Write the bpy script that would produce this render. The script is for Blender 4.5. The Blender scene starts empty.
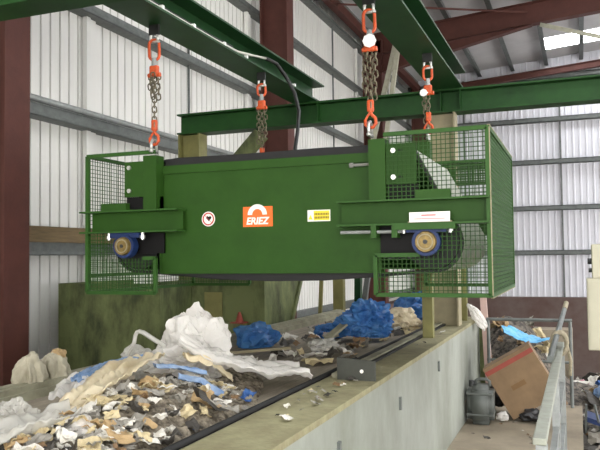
import bpy, bmesh, math, random
from mathutils import Vector, Matrix, noise
random.seed(7)
scene = bpy.context.scene
col = scene.collection

# ------------------------------------------------------------------ camera
FPX, YAW, PITCH, ROLL, CAMZ = 720.0, math.radians(21.2), math.radians(2.55), math.radians(0.7), 1.65
fwd = Vector((-math.sin(YAW)*math.cos(PITCH), math.cos(YAW)*math.cos(PITCH), math.sin(PITCH)))
rgt = Vector((math.cos(YAW), math.sin(YAW), 0)); upv = rgt.cross(fwd)
r2 = rgt*math.cos(ROLL) - upv*math.sin(ROLL); u2 = upv*math.cos(ROLL) + rgt*math.sin(ROLL)
cd = bpy.data.cameras.new('camera'); cam = bpy.data.objects.new('camera', cd); col.objects.link(cam)
cd.sensor_width = 36; cd.lens = FPX/600*36; cd.clip_start = 0.05; cd.clip_end = 200
cam.matrix_world = Matrix(((r2.x, u2.x, -fwd.x, 0), (r2.y, u2.y, -fwd.y, 0), (r2.z, u2.z, -fwd.z, CAMZ), (0, 0, 0, 1)))
scene.camera = cam

# ------------------------------------------------------------------ light
w = bpy.data.worlds.new('overcast'); scene.world = w; w.use_nodes = True
w.node_tree.nodes['Background'].inputs[0].default_value = (1.0, 0.985, 0.955, 1)
w.node_tree.nodes['Background'].inputs[1].default_value = 6.5
SKYLIGHT = 12.0
vs = scene.view_settings
vs.view_transform = 'Standard'; vs.look = 'None'; vs.gamma = 1; vs.use_curve_mapping = False; vs.exposure = 0.0

# ------------------------------------------------------------------ materials
MATS = {}
def lin(c):
    return tuple(((v/255)/12.92 if v/255 <= 0.04045 else ((v/255+0.055)/1.055)**2.4) for v in c)
def mat(name, rgb, rough=0.5, metal=0.0, var=0.12, scale=6.0, rgb2=None, bump=0.0, bscale=40.0, stretch=(1, 1, 1), contrast=(0.35, 0.7), translucent=0.0, clear=0.0, spec=0.5, emit=0):
    m = bpy.data.materials.new(name); m.use_nodes = True; nt = m.node_tree; N = nt.nodes; L = nt.links
    p = N['Principled BSDF']; c = lin(rgb)
    c2 = lin(rgb2) if rgb2 else tuple(v*(1-var*2) for v in c)
    tc = N.new('ShaderNodeTexCoord'); mp = N.new('ShaderNodeMapping'); mp.inputs['Scale'].default_value = stretch
    L.new(tc.outputs['Object'], mp.inputs[0])
    nz = N.new('ShaderNodeTexNoise'); nz.inputs['Scale'].default_value = scale; nz.inputs['Detail'].default_value = 6
    nz.inputs['Roughness'].default_value = 0.65
    L.new(mp.outputs[0], nz.inputs['Vector'])
    rp = N.new('ShaderNodeValToRGB'); rp.color_ramp.elements[0].position = contrast[0]; rp.color_ramp.elements[1].position = contrast[1]
    rp.color_ramp.elements[0].color = (*c, 1); rp.color_ramp.elements[1].color = (*c2, 1)
    L.new(nz.outputs['Fac'], rp.inputs[0]); L.new(rp.outputs[0], p.inputs['Base Color'])
    p.inputs['Roughness'].default_value = rough; p.inputs['Metallic'].default_value = metal
    p.inputs['Specular IOR Level'].default_value = spec
    if emit:
        p.inputs['Emission Color'].default_value = (*c, 1); p.inputs['Emission Strength'].default_value = emit
    if bump:
        n2 = N.new('ShaderNodeTexNoise'); n2.inputs['Scale'].default_value = bscale; n2.inputs['Detail'].default_value = 4
        L.new(tc.outputs['Object'], n2.inputs['Vector'])
        b = N.new('ShaderNodeBump'); b.inputs['Strength'].default_value = bump; b.inputs['Distance'].default_value = 0.02
        L.new(n2.outputs['Fac'], b.inputs['Height']); L.new(b.outputs[0], p.inputs['Normal'])
    out = N['Material Output']; last = p.outputs[0]
    if translucent:
        t = N.new('ShaderNodeBsdfTranslucent'); L.new(rp.outputs[0], t.inputs['Color'])
        mx = N.new('ShaderNodeMixShader'); mx.inputs[0].default_value = translucent
        L.new(last, mx.inputs[1]); L.new(t.outputs[0], mx.inputs[2]); last = mx.outputs[0]
    if clear:
        t = N.new('ShaderNodeBsdfTransparent')
        mx = N.new('ShaderNodeMixShader'); mx.inputs[0].default_value = clear
        L.new(last, mx.inputs[1]); L.new(t.outputs[0], mx.inputs[2]); last = mx.outputs[0]
    L.new(last, out.inputs['Surface'])
    MATS[name] = m; return m

mat('cladding', (226, 225, 220), 0.45, var=0.05, scale=1.5, stretch=(1, 1, 0.2))
mat('cladding_gable', (222, 222, 228), 0.45, var=0.05, scale=1.2)
mat('roof_sheet', (200, 198, 198), 0.6, var=0.08, scale=1.0)
mat('skylight', (250, 252, 255), 0.5, var=0.0, emit=SKYLIGHT)
mat('galv', (158, 162, 160), 0.45, 0.25, var=0.2, scale=9)
mat('galv_dark', (108, 113, 110), 0.5, 0.2, var=0.2, scale=9)
mat('brown_steel', (86, 51, 44), 0.6, var=0.12, scale=4, bump=0.1, spec=0.25)
mat('timber', (116, 96, 62), 0.7, var=0.25, scale=7, stretch=(4, 0.6, 8))
mat('green', (43, 76, 25), 0.5, var=0.1, scale=5, bump=0.05, bscale=25, spec=0.15)
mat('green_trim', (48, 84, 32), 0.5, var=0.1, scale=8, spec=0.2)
mat('beam_green', (28, 68, 32), 0.45, var=0.16, scale=5, spec=0.25)
mat('cross_green', (34, 74, 30), 0.5, scale=3, rgb2=(24, 56, 24), spec=0.2)
mat('chute_green', (108, 116, 74), 0.65, scale=2.6, rgb2=(58, 64, 40), bump=0.15, contrast=(0.42, 0.66), stretch=(1.5, 1.5, 0.7), spec=0.3)
mat('khaki', (128, 124, 72), 0.6, var=0.15, scale=6)
mat('khaki_pale', (152, 142, 112), 0.6, var=0.15, scale=6)
mat('rubber', (22, 22, 22), 0.7, var=0.2, scale=8)
mat('belt_grey', (188, 188, 178), 0.7, var=0.15, scale=4)
mat('conv_belt', (150, 140, 124), 0.75, scale=5, rgb2=(110, 102, 90), bump=0.2, stretch=(6, 0.6, 1))
mat('skirt', (60, 62, 54), 0.6, var=0.25, scale=6)
mat('pale_rail', (150, 148, 126), 0.65, scale=5, rgb2=(108, 104, 84))
mat('grey_casing', (154, 158, 150), 0.6, scale=1.6, rgb2=(120, 124, 112), bump=0.05, stretch=(1, 1, 0.6))
mat('dusty_ledge', (150, 146, 112), 0.8, scale=7, rgb2=(120, 112, 84), bump=0.3)
mat('blue_cast', (28, 48, 92), 0.5, var=0.2, scale=12, spec=0.3)
mat('bronze', (138, 116, 66), 0.45, 0.5, var=0.35, scale=26)
mat('bolt', (200, 200, 196), 0.3, 0.8, var=0.1)
mat('orange_paint', (208, 84, 34), 0.45, var=0.2, scale=30)
mat('chain_steel', (120, 112, 92), 0.4, 0.7, var=0.3, scale=30)
mat('white_tag', (240, 240, 236), 0.5, var=0.02)
mat('sticker_white', (236, 234, 226), 0.5, var=0.03)
mat('sticker_orange', (242, 104, 24), 0.45, var=0.04)
mat('sticker_yellow', (236, 208, 30), 0.45, var=0.04)
mat('sticker_red', (190, 44, 40), 0.45, var=0.04)
mat('sticker_black', (14, 13, 13), 0.6, var=0.02, spec=0.2)
mat('ink', (96, 84, 10), 0.5, var=0.02)
mat('pink_ink', (200, 120, 120), 0.5, var=0.02)
mat('cable_white', (196, 196, 184), 0.4, var=0.1, scale=20)
mat('cable_black', (26, 27, 25), 0.5, var=0.1)
mat('concrete', (150, 138, 118), 0.85, scale=2.2, rgb2=(122, 112, 96), bump=0.25)
mat('pit_floor', (96, 84, 76), 0.85, scale=1.5, rgb2=(74, 62, 58), bump=0.2)
mat('push_wall', (104, 90, 84), 0.85, scale=1.4, rgb2=(86, 64, 58), bump=0.2)
mat('cardboard', (130, 106, 78), 0.8, var=0.14, scale=5)
mat('cardboard_in', (120, 92, 58), 0.8, var=0.1, scale=5)
mat('tape_red', (146, 62, 48), 0.6, var=0.1)
mat('jerry', (92, 96, 92), 0.5, var=0.12, scale=8)
mat('cap_dark', (38, 40, 40), 0.5)
mat('pale_galv', (152, 155, 142), 0.55, var=0.15, scale=14)
mat('pale_brace', (182, 180, 160), 0.6, var=0.12, scale=8)
mat('pit_mix', (112, 104, 94), 0.85, scale=14, rgb2=(52, 48, 44), bump=0.8, contrast=(0.42, 0.58))
mat('rope', (170, 160, 136), 0.9, var=0.2, scale=60)
mat('cabinet', (176, 172, 150), 0.5, var=0.06)
mat('pink_board', (206, 176, 166), 0.7, var=0.1)
mat('dark_bag', (36, 36, 38), 0.35, var=0.2, scale=8)
mat('film_white', (246, 243, 238), 0.18, var=0.04, scale=5, translucent=0.4, clear=0.2, bump=0.3, bscale=25)
mat('film_clear', (230, 228, 220), 0.2, var=0.08, scale=6, translucent=0.4, clear=0.38, bump=0.5, bscale=30)
mat('film_cream', (226, 214, 184), 0.35, scale=4, rgb2=(196, 176, 136), translucent=0.25, contrast=(0.45, 0.75))
mat('film_blue', (86, 142, 198), 0.16, scale=6, rgb2=(48, 100, 168), translucent=0.35, clear=0.12, bump=0.3, bscale=30)
mat('film_blue_pale', (104, 138, 182), 0.25, scale=8, rgb2=(160, 178, 200), translucent=0.2, bump=0.4, bscale=40)
mat('cloth', (176, 170, 150), 0.9, scale=6, rgb2=(146, 140, 120), bump=0.3)
mat('sky_sheet', (96, 178, 226), 0.4, var=0.1)
mat('waste_mix', (150, 140, 122), 0.85, scale=26, rgb2=(88, 80, 68), bump=0.8, contrast=(0.4, 0.6))

# ------------------------------------------------------------------ builders
class MB:
    def __init__(s): s.v = []; s.f = []
    def poly(s, pts, faces):
        n = len(s.v); s.v += [tuple(p) for p in pts]; s.f += [tuple(i+n for i in f) for f in faces]; return s
    def box(s, x0, x1, y0, y1, z0, z1):
        p = [(x, y, z) for z in (z0, z1) for y in (y0, y1) for x in (x0, x1)]
        return s.poly(p, [(0, 2, 3, 1), (4, 5, 7, 6), (0, 1, 5, 4), (2, 6, 7, 3), (0, 4, 6, 2), (1, 3, 7, 5)])
    def chamfer(s, x0, x1, y0, y1, z0, z1, b):
        bm = bmesh.new(); bmesh.ops.create_cube(bm, size=1)
        for q in bm.verts:
            q.co = Vector(((x0+x1)/2+q.co.x*(x1-x0), (y0+y1)/2+q.co.y*(y1-y0), (z0+z1)/2+q.co.z*(z1-z0)))
        bmesh.ops.bevel(bm, geom=bm.edges[:], offset=b, segments=2, affect='EDGES', profile=0.5)
        bm.verts.index_update()
        s.poly([q.co[:] for q in bm.verts], [[q.index for q in f.verts] for f in bm.faces]); bm.free(); return s
    def bar(s, a, b, wx, wy, up=(0, 0, 1)):
        a = Vector(a); b = Vector(b); d = (b-a).normalized(); u = Vector(up)
        if abs(d.dot(u)) > 0.98: u = Vector((0, 1, 0))
        x = d.cross(u).normalized(); y = x.cross(d).normalized(); x *= wx/2; y *= wy/2
        p = [q+i*x+j*y for q in (a, b) for (i, j) in ((-1, -1), (1, -1), (1, 1), (-1, 1))]
        return s.poly(p, [(3, 2, 1, 0), (4, 5, 6, 7), (0, 1, 5, 4), (1, 2, 6, 5), (2, 3, 7, 6), (3, 0, 4, 7)])
    def cyl(s, a, b, r, n=14, r1=None):
        a = Vector(a); b = Vector(b); d = (b-a).normalized(); u = Vector((0, 0, 1)) if abs(d.z) < 0.9 else Vector((1, 0, 0))
        x = d.cross(u).normalized(); y = d.cross(x).normalized(); r1 = r if r1 is None else r1
        p = []
        for q, rr in ((a, r), (b, r1)):
            p += [q+x*rr*math.cos(2*math.pi*i/n)+y*rr*math.sin(2*math.pi*i/n) for i in range(n)]
        f = [(i, (i+1) % n, n+(i+1) % n, n+i) for i in range(n)]
        return s.poly(p, f+[tuple(range(n-1, -1, -1)), tuple(range(n, 2*n))])
    def tube(s, pts, r, n=8, closed=False, flat=1.0):
        pts = [Vector(p) for p in pts]; m = len(pts); P = []; x = None
        for i, q in enumerate(pts):
            a = pts[i-1] if (i or closed) else q; b = pts[(i+1) % m] if (i < m-1 or closed) else q
            d = (b-a).normalized()
            if x is None: x = d.cross(Vector((0.13, 0.21, 0.97)) if abs(d.z) < 0.9 else Vector((0.9, 0.3, 0))).normalized()
            x = (x-d*x.dot(d)).normalized(); y = d.cross(x)
            P += [q+x*r*math.cos(2*math.pi*k/n)+y*r*flat*math.sin(2*math.pi*k/n) for k in range(n)]
        F = []
        for i in range(m if closed else m-1):
            j = (i+1) % m
            F += [(i*n+k, i*n+(k+1) % n, j*n+(k+1) % n, j*n+k) for k in range(n)]
        if not closed: F += [tuple(range(n-1, -1, -1)), tuple(range((m-1)*n, m*n))]
        return s.poly(P, F)
    def prism(s, pts2, axis, a, b):
        def mk(p, t): return {'x': (t, p[0], p[1]), 'y': (p[0], t, p[1]), 'z': (p[0], p[1], t)}[axis]
        n = len(pts2)
        return s.poly([mk(p, a) for p in pts2]+[mk(p, b) for p in pts2],
                      [tuple(range(n)), tuple(range(2*n-1, n-1, -1))]+[(i, n+i, n+(i+1) % n, (i+1) % n) for i in range(n)])
    def mesh(s, name, m, smooth=False):
        me = bpy.data.meshes.new(name); me.from_pydata(s.v, [], s.f); me.update()
        bm = bmesh.new(); bm.from_mesh(me); bmesh.ops.recalc_face_normals(bm, faces=bm.faces); bm.to_mesh(me); bm.free()
        me.materials.append(MATS[m])
        if smooth:
            for p in me.polygons: p.use_smooth = True
        return me
    def build(s, name, m, parent=None, smooth=False):
        return link(name, s.mesh(name, m, smooth), parent)
def link(name, me, parent=None):
    o = bpy.data.objects.new(name, me); col.objects.link(o)
    if parent is not None:
        o.parent = parent; o.matrix_parent_inverse = parent.matrix_world.inverted()
    return o
def tag(o, label, cat=None, group=None, kind=None):
    o['label'] = label
    if cat: o['category'] = cat
    if group: o['group'] = group
    if kind: o['kind'] = kind
    return o
def thing(name, loc, label, cat, group=None):
    o = bpy.data.objects.new(name, None); col.objects.link(o); o.location = loc; o.empty_display_size = 0.1
    o.matrix_world = Matrix.Translation(loc)
    return tag(o, label, cat, group)
def struct(o, label=None):
    o['kind'] = 'structure'
    if label: o['label'] = label
    return o
def sempty(name, loc, label=None):
    o = bpy.data.objects.new(name, None); col.objects.link(o); o.location = loc; o.matrix_world = Matrix.Translation(loc)
    return struct(o, label)
def ibeam(mb, axis, c1, c2, h, wd, tf, tw, a, b, orient=0):
    """H profile; axis of extrusion; (c1,c2) profile centre in the two other axes; orient 0: flanges top/bottom of 2nd coordinate"""
    for (u0, u1, v0, v1) in ((-wd/2, wd/2, h/2-tf, h/2), (-wd/2, wd/2, -h/2, -h/2+tf), (-tw/2, tw/2, -h/2+tf, h/2-tf)):
        if orient: u0, u1, v0, v1 = v0, v1, u0, u1
        if axis == 'x': mb.box(a, b, c1+u0, c1+u1, c2+v0, c2+v1)
        if axis == 'y': mb.box(c1+u0, c1+u1, a, b, c2+v0, c2+v1)
        if axis == 'z': mb.box(c1+u0, c1+u1, c2+v0, c2+v1, a, b)
    return mb

# ------------------------------------------------------------------ hall shell
XW, YG, PIT = -5.2, 23.7, -2.0
def roofz(x): return 7.45+0.075*(x+5.2)
fl = sempty('floor', (0, 0, PIT), 'dusty concrete floor of the hall')
MB().box(-5.6, 12.2, -9, 24.2, PIT-0.2, PIT).build('ground_slab', 'pit_floor', fl)
pl = sempty('floor_platform', (0, 0, 0), 'raised concrete walkway slab beside the conveyor')
MB().box(-5.2, -0.02, 3.0, 8.45, PIT, 0).build('walkway_slab', 'concrete', pl)
MB().box(-5.2, 1.6, -3.0, 3.0, PIT, 0).build('walkway_slab', 'concrete', pl)
MB().box(-5.2, -1.3, 8.45, 13.0, PIT, 0).build('walkway_slab', 'concrete', pl)

def sheet_mesh(name, width, pitch, z0, z1, m, rib=0.028, depth=0.022, zt=None):
    """trapezoidal sheet in local x, ribs proud towards +y; pan narrow grooves"""
    pts = []; n = round(width/pitch)
    for i in range(n):
        x = i*pitch
        pts += [(x, 0), (x+pitch-2*rib, 0), (x+pitch-1.5*rib, -depth), (x+pitch-0.5*rib, -depth)]
    pts.append((n*pitch, 0))
    mb = MB(); V = []
    for (x, y) in pts: V += [(x, y, z0), (x, y, z1 if zt is None else z1+zt*x)]
    k = len(pts)
    mb.poly(V, [(2*i, 2*i+2, 2*i+3, 2*i+1) for i in range(k-1)])
    me = bpy.data.meshes.new(name); me.from_pydata(mb.v, [], mb.f); me.update(); me.materials.append(MATS[m])
    return me
# left wall
wl = sempty('wall_left', (XW, 0, 0), 'white ribbed cladding wall with grey rails')
me = sheet_mesh('cladding_sheet', 1.05, 0.15, PIT, 7.4, 'cladding', rib=0.014, depth=0.065)
y = -8.0
while y < YG-0.1:
    o = link('cladding_sheet', me, wl); o.matrix_world = Matrix.Translation((XW, y+1.05, 0)) @ Matrix.Rotation(-math.pi/2, 4, 'Z'); y += 1.05
MB().box(XW-0.095, XW-0.075, -8, YG, PIT, 7.4).build('outer_lining', 'cladding', wl)
gm = MB()
gm.box(XW, XW+0.18, -8, YG, 0, 0.012); gm.box(XW+0.085, XW+0.097, -8, YG, 0, 0.15); gm.box(XW, XW+0.1, -8, YG, 0.138, 0.15); gm.box(XW+0.168, XW+0.18, -8, YG, 0, 0.04)
girt = gm.mesh('wall_rail', 'galv_dark')
for z in (0.45, 1.70, 3.10, 4.40, 5.80, 6.9):
    o = link('wall_rail', girt, wl); o.location = Vector((0, 0, z)); o.parent = wl; o.matrix_parent_inverse = wl.matrix_world.inverted()
MB().cyl((XW+0.12, -8, 3.285), (XW+0.12, YG, 3.285), 0.035, 10).build('pipe_rail', 'galv', wl, True)
MB().box(XW+0.17, XW+0.21, 5.02, 8.6, 1.83, 1.99).build('timber_board', 'timber', wl)
for y in (2.0, 8.9, 15.4, 20.5):
    MB().box(XW+0.06, XW+0.09, y-0.012, y+0.012, 1.7, 7.0).build('sag_rod', 'galv_dark', wl)
for y in (6.62, 10.85, 17.3):
    MB().box(XW+0.02, XW+0.08, y, y+0.07, PIT, 7.2).box(XW+0.02, XW+0.05, y+0.1, y+0.2, PIT, 7.2).build('cover_strip', 'cladding', wl)
MB().box(XW, XW+0.3, 11.5, YG, PIT, 0.33).build('dado', 'push_wall', wl)
# gable
wb = sempty('wall_back', (0, YG, 0), 'white ribbed gable wall above dark push wall')
x = XW
while x < 12:
    me = sheet_mesh('cladding_sheet', 1.14, 0.19, 0.2, roofz(x), 'cladding_gable', rib=0.035, depth=0.03, zt=0.075)
    o = link('cladding_sheet', me, wb); o.matrix_world = Matrix.Translation((x+1.14, YG, 0)) @ Matrix.Rotation(math.pi, 4, 'Z') if False else Matrix.Translation((x, YG, 0)); x += 1.14
MB().box(XW, 12.2, YG+0.04, YG+0.07, PIT, 8.8).build('outer_lining', 'cladding_gable', wb)
for z in (1.62, 3.0, 4.44, 5.76, 7.1):
    MB().box(XW, 12, YG-0.2, YG-0.02, z, z+0.02).box(XW, 12, YG-0.2, YG-0.185, z, z+0.15).box(XW, 12, YG-0.2, YG-0.1, z+0.13, z+0.15).build('wall_rail', 'galv_dark', wb)
for x in (-3.4, -0.47, 2.5, 5.5):
    MB().box(x-0.025, x+0.025, YG-0.11, YG-0.07, 0.3, 7.3).build('sag_rod', 'galv_dark', wb)
MB().box(XW, 12, YG-0.5, YG-0.12, PIT, 0.33).build('push_wall', 'push_wall', wb)
# right wall and entrance side
wr = struct(MB().box(12, 12.2, -9, 24, 2.6, 8.9).build('wall_right', 'cladding_gable'), 'pale cladding wall on the far side of the hall')  # unseen wall, left open below so daylight reaches roof and gable
wf = sempty('wall_front', (0, -8.5, 0), 'wall around the open vehicle doorway')
MB().box(XW, -4.4, -8.7, -8.5, PIT, 8).build('wall_panel', 'cladding_gable', wf)
MB().box(10.6, 12, -8.7, -8.5, PIT, 8.9).build('wall_panel', 'cladding_gable', wf)
MB().box(-4.4, 10.6, -8.7, -8.5, 6.6, 8.9).build('wall_panel', 'cladding_gable', wf)
# roof
ce = sempty('ceiling', (0, 0, 7.4), 'grey sheeted roof on purlins with rooflight strips')
SKY = [(0.4, 2.0), (7.0, 8.6), (13.4, 14.8), (21.4, 22.6)]  # far strip is a real rooflight; nearer ones added out of view for light
ys = [-9.0]
for a, b in SKY: ys += [a, b]
ys.append(24.0)
for i in range(len(ys)-1):
    sk = i % 2 == 1
    segs = [(-5.4, -0.88), (-0.88, 10.5), (10.5, 12.2)] if sk else [(-5.4, 12.2)]
    for j, (xa, xb) in enumerate(segs):
        z0, z1 = roofz(xa), roofz(xb); ya, yb = ys[i], ys[i+1]
        light = sk and j == 1
        n = 1 if light else max(1, round((yb-ya)/1.2))
        for k in range(n):
            a = ya+(yb-ya)*k/n; b = ya+(yb-ya)*(k+1)/n-(0 if light else 0.012)
            MB().poly([(xa, a, z0), (xb, a, z1), (xb, b, z1), (xa, b, z0), (xa, a, z0+.04), (xb, a, z1+.04), (xb, b, z1+.04), (xa, b, z0+.04)],
                      [(0, 1, 2, 3), (7, 6, 5, 4), (0, 4, 5, 1), (1, 5, 6, 2), (2, 6, 7, 3), (3, 7, 4, 0)]).build('rooflight' if light else 'roof_sheet', 'skylight' if light else 'roof_sheet', ce)
x = -4.9
while x < 12:
    z = roofz(x)-0.01
    MB().box(x-0.06, x+0.06, -9, 23.9, z-0.2, z-0.18).box(x-0.008, x+0.008, -9, 23.9, z-0.2, z).build('purlin', 'galv_dark', ce); x += 1.02
# portal frames
FR = (-1.6, 4.88, 11.25, 17.55, 23.25)
nth = ['behind the walkway', 'beside the green steel chute', 'behind the suspended magnet', 'at the far end before the gable', 'in the far corner by the gable']
for i, yc in enumerate(FR):
    t = thing('steel_column', (-4.75, yc, PIT), 'red-brown steel column of the left wall '+nth[i], 'column')
    mb = ibeam(MB(), 'z', -4.75, yc, 0.5, 0.3, 0.025, 0.02, PIT, 7.1, 1)
    mb.build('shaft', 'brown_steel', t)
    MB().box(-5.05, -4.45, yc-0.2, yc+0.2, PIT, PIT+0.03).build('base_plate', 'brown_steel', t)
    if i == 4: continue
    r = thing('roof_rafter', (-4.75, yc, 6.6), 'red-brown sloping roof rafter on the column '+nth[i], 'rafter')
    xa, xb = -5.0, 12.0
    za, zb = roofz(xa)-0.22, roofz(xb)-0.22
    mb = MB()
    for (d0, d1, hw) in ((0, 0.02, 0.12), (0.50, 0.52, 0.12), (0.02, 0.50, 0.01)):
        mb.prism([(xa, za-d0), (xb, zb-d0), (xb, zb-d1), (xa, za-d1)], 'y', yc-hw, yc+hw)
    mb.build('rafter_section', 'brown_steel', r)
    xh = -0.9; zh = roofz(xh)-0.22-0.52
    MB().prism([(-4.6, za-0.52), (xh, zh), (-4.6, za-0.98)], 'y', yc-0.012, yc+0.012).prism([(-4.6, za-0.98), (xh, zh), (xh, zh-0.02), (-4.6, za-1.0)], 'y', yc-0.11, yc+0.11).build('haunch', 'brown_steel', r)
tag(MB().bar((-4.85, -8, 7.15), (-4.85, 23.5, 7.15), 0.16, 0.2).build('eaves_beam', 'brown_steel'), 'red-brown eaves beam along the top of the left wall', 'beam')
mb = MB(); 
for (d0, d1, hw) in ((0, 0.02, 0.08), (0.18, 0.2, 0.08), (0.02, 0.18, 0.01)):
    mb.prism([(-4.44, roofz(-4.44)-.40-d0), (11.9, roofz(11.9)-.40-d0), (11.9, roofz(11.9)-.40-d1), (-4.44, roofz(-4.44)-.40-d1)], 'y', YG-0.36-hw, YG-0.36+hw)
tag(mb.build('gable_rafter', 'brown_steel'), 'red-brown rafter running along the top of the gable wall', 'rafter')
# bracing
tag(MB().bar((-4.78, 17.2, 4.2), (-4.05, 17.2, 7.0), 0.11, 0.11).build('wall_brace', 'pale_brace'), 'pale diagonal steel brace leaning across the far column', 'brace')
tag(MB().bar((-4.38, 17.1, 4.3), (-3.97, 17.1, 6.95), 0.1, 0.1).build('wall_brace', 'pale_brace'), 'pale steep steel brace next to the diagonal brace', 'brace')
tag(MB().bar((-0.68, 17.2, 6.9), (1.6, 15.3, 5.55), 0.09, 0.09).build('roof_brace', 'pale_brace'), 'pale tubular brace slanting below the bright rooflight', 'brace')
MB()
tag(MB().cyl((-4.74, 14.6, 7.1), (-1.0, 17.4, 7.3), 0.025, 8).build('tie_rod', 'brown_steel'), 'thin dark tie rod under the roof by the eaves', 'rod')

# ------------------------------------------------------------------ gantry
ZB = 3.36
g = thing('cross_beam', (-1, 7.5, 3.13), 'long green steel cross beam on khaki columns behind the magnet', 'beam')
ibeam(MB(), 'x', 7.5, (3.12+ZB)/2, ZB-3.12, 0.22, 0.018, 0.012, -4.42, 5.4).build('beam_section', 'cross_green', g)
for x in (-2.9, -2.65, -1.3, -1.1, 0.6):
    MB().box(x-0.006, x+0.006, 7.395, 7.605, 3.14, ZB-0.02).build('stiffener', 'cross_green', g)
for xs, lab in ((-4.27, 'khaki steel column under the left end of the green cross beam'), (-1.3, 'khaki steel column between conveyor and walkway under the cross beam'), (5.1, 'khaki steel column at the far end of the green cross beam')):
    zb = 0.0 if xs < 0 else PIT
    t = thing('gantry_column', (xs, 7.5, zb), lab, 'column')
    ibeam(MB(), 'z', xs, 7.5, 0.28, 0.2, 0.016, 0.012, zb, 3.12, 1).build('shaft', 'khaki' if xs < -2 else 'khaki_pale', t)
    MB().box(xs-0.18, xs+0.18, 7.36, 7.64, zb, zb+0.02).build('base_plate', 'khaki', t)
t = thing('knee_brace', (-3.4, 7.5, 3.1), 'dull green diagonal knee brace below the cross beam', 'brace')
MB().bar((-3.36, 7.5, 3.06), (-4.06, 7.5, 2.36), 0.13, 0.12).build('brace_bar', 'chute_green', t)  # darker than the khaki columns: shade put into the brace colour
MB().bar((-3.36, 7.425, 3.06), (-4.06, 7.425, 2.36), 0.012, 0.16).build('brace_flange', 'chute_green', t)
t = thing('cross_beam', (-1.5, 3.3, 0), 'dark green cross beam under the near ends of both lifting beams', 'beam')
ibeam(MB(), 'x', 3.3, (3.12+ZB)/2, ZB-3.12, 0.22, 0.018, 0.012, -4.6, 1.5).build('beam_section', 'cross_green', t)
for xs in (-4.45, 1.35): ibeam(MB(), 'z', xs, 3.0 if False else 3.3, 0.2, 0.2, 0.016, 0.012, 0 if xs < 0 else PIT, 3.12, 1).build('leg', 'khaki', t)
def runway(xc, y0, lab):
    t = thing('runway_beam', (xc, 5, ZB), lab, 'beam')
    ibeam(MB(), 'y', xc, ZB+0.11, 0.22, 0.3, 0.016, 0.012, y0, 7.62).build('beam_section', 'beam_green', t)
    for y in (4.42, 6.05): pass
    for y in (7.45, 7.55):
        for s in (-0.1, 0.1):
            MB().cyl((xc+s, y, ZB+0.016), (xc+s, y, ZB+0.04), 0.016, 6).build('bolt', 'galv', t)
    return t
b1 = runway(-2.79, 0.2, 'green lifting beam carrying the cable, over the logo side of the magnet')
b2 = runway(-1.22, 0.2, 'green lifting beam over the mesh-caged end of the magnet')
# cable conduit along first beam
t = thing('power_cable', (-2.63, 4, ZB+0.04), 'pale conduit clipped along green beam, dropping as black cable to the magnet', 'cable')
xe = -2.665
pts = [(xe, 0.3, ZB+0.028)]+[(xe, 0.6+0.4*i, ZB+0.028) for i in range(12)]+[(xe, 5.45, ZB+0.04), (xe, 5.75, ZB+0.085), (xe+.02, 6.0, ZB+0.12)]
MB().tube(pts, 0.011, 8).build('conduit', 'cable_white', t, True)
MB().tube([(xe, 0.3, ZB+0.055)]+[(xe-0.02, 0.6+0.4*i, ZB+0.055) for i in range(12)]+[(xe-.02, 5.4, ZB+0.07)], 0.008, 6).build('conduit', 'cable_black', t, True)
MB().tube([(xe+.02, 6.0, ZB+.12), (xe+.04, 6.2, ZB+0.12), (-2.60, 6.38, ZB+0.03), (-2.53, 6.42, ZB-0.12), (-2.47, 6.38, 3.05), (-2.42, 6.2, 2.8), (-2.37, 6.0, 2.6), (-2.35, 5.9, 2.36)], 0.018, 8).build('drop_cable', 'cable_black', t, True)
for y in (3.3, 3.85, 4.26, 4.7, 5.2, 5.62, 6.75):
    MB().box(xe-0.015, xe+0.016, y-0.012, y+0.012, ZB+0.014, ZB+0.05).build('clip', 'white_tag', t)
t['label'] = 'pale conduit clipped along green beam, dropping as black cable to the magnet'

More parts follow.
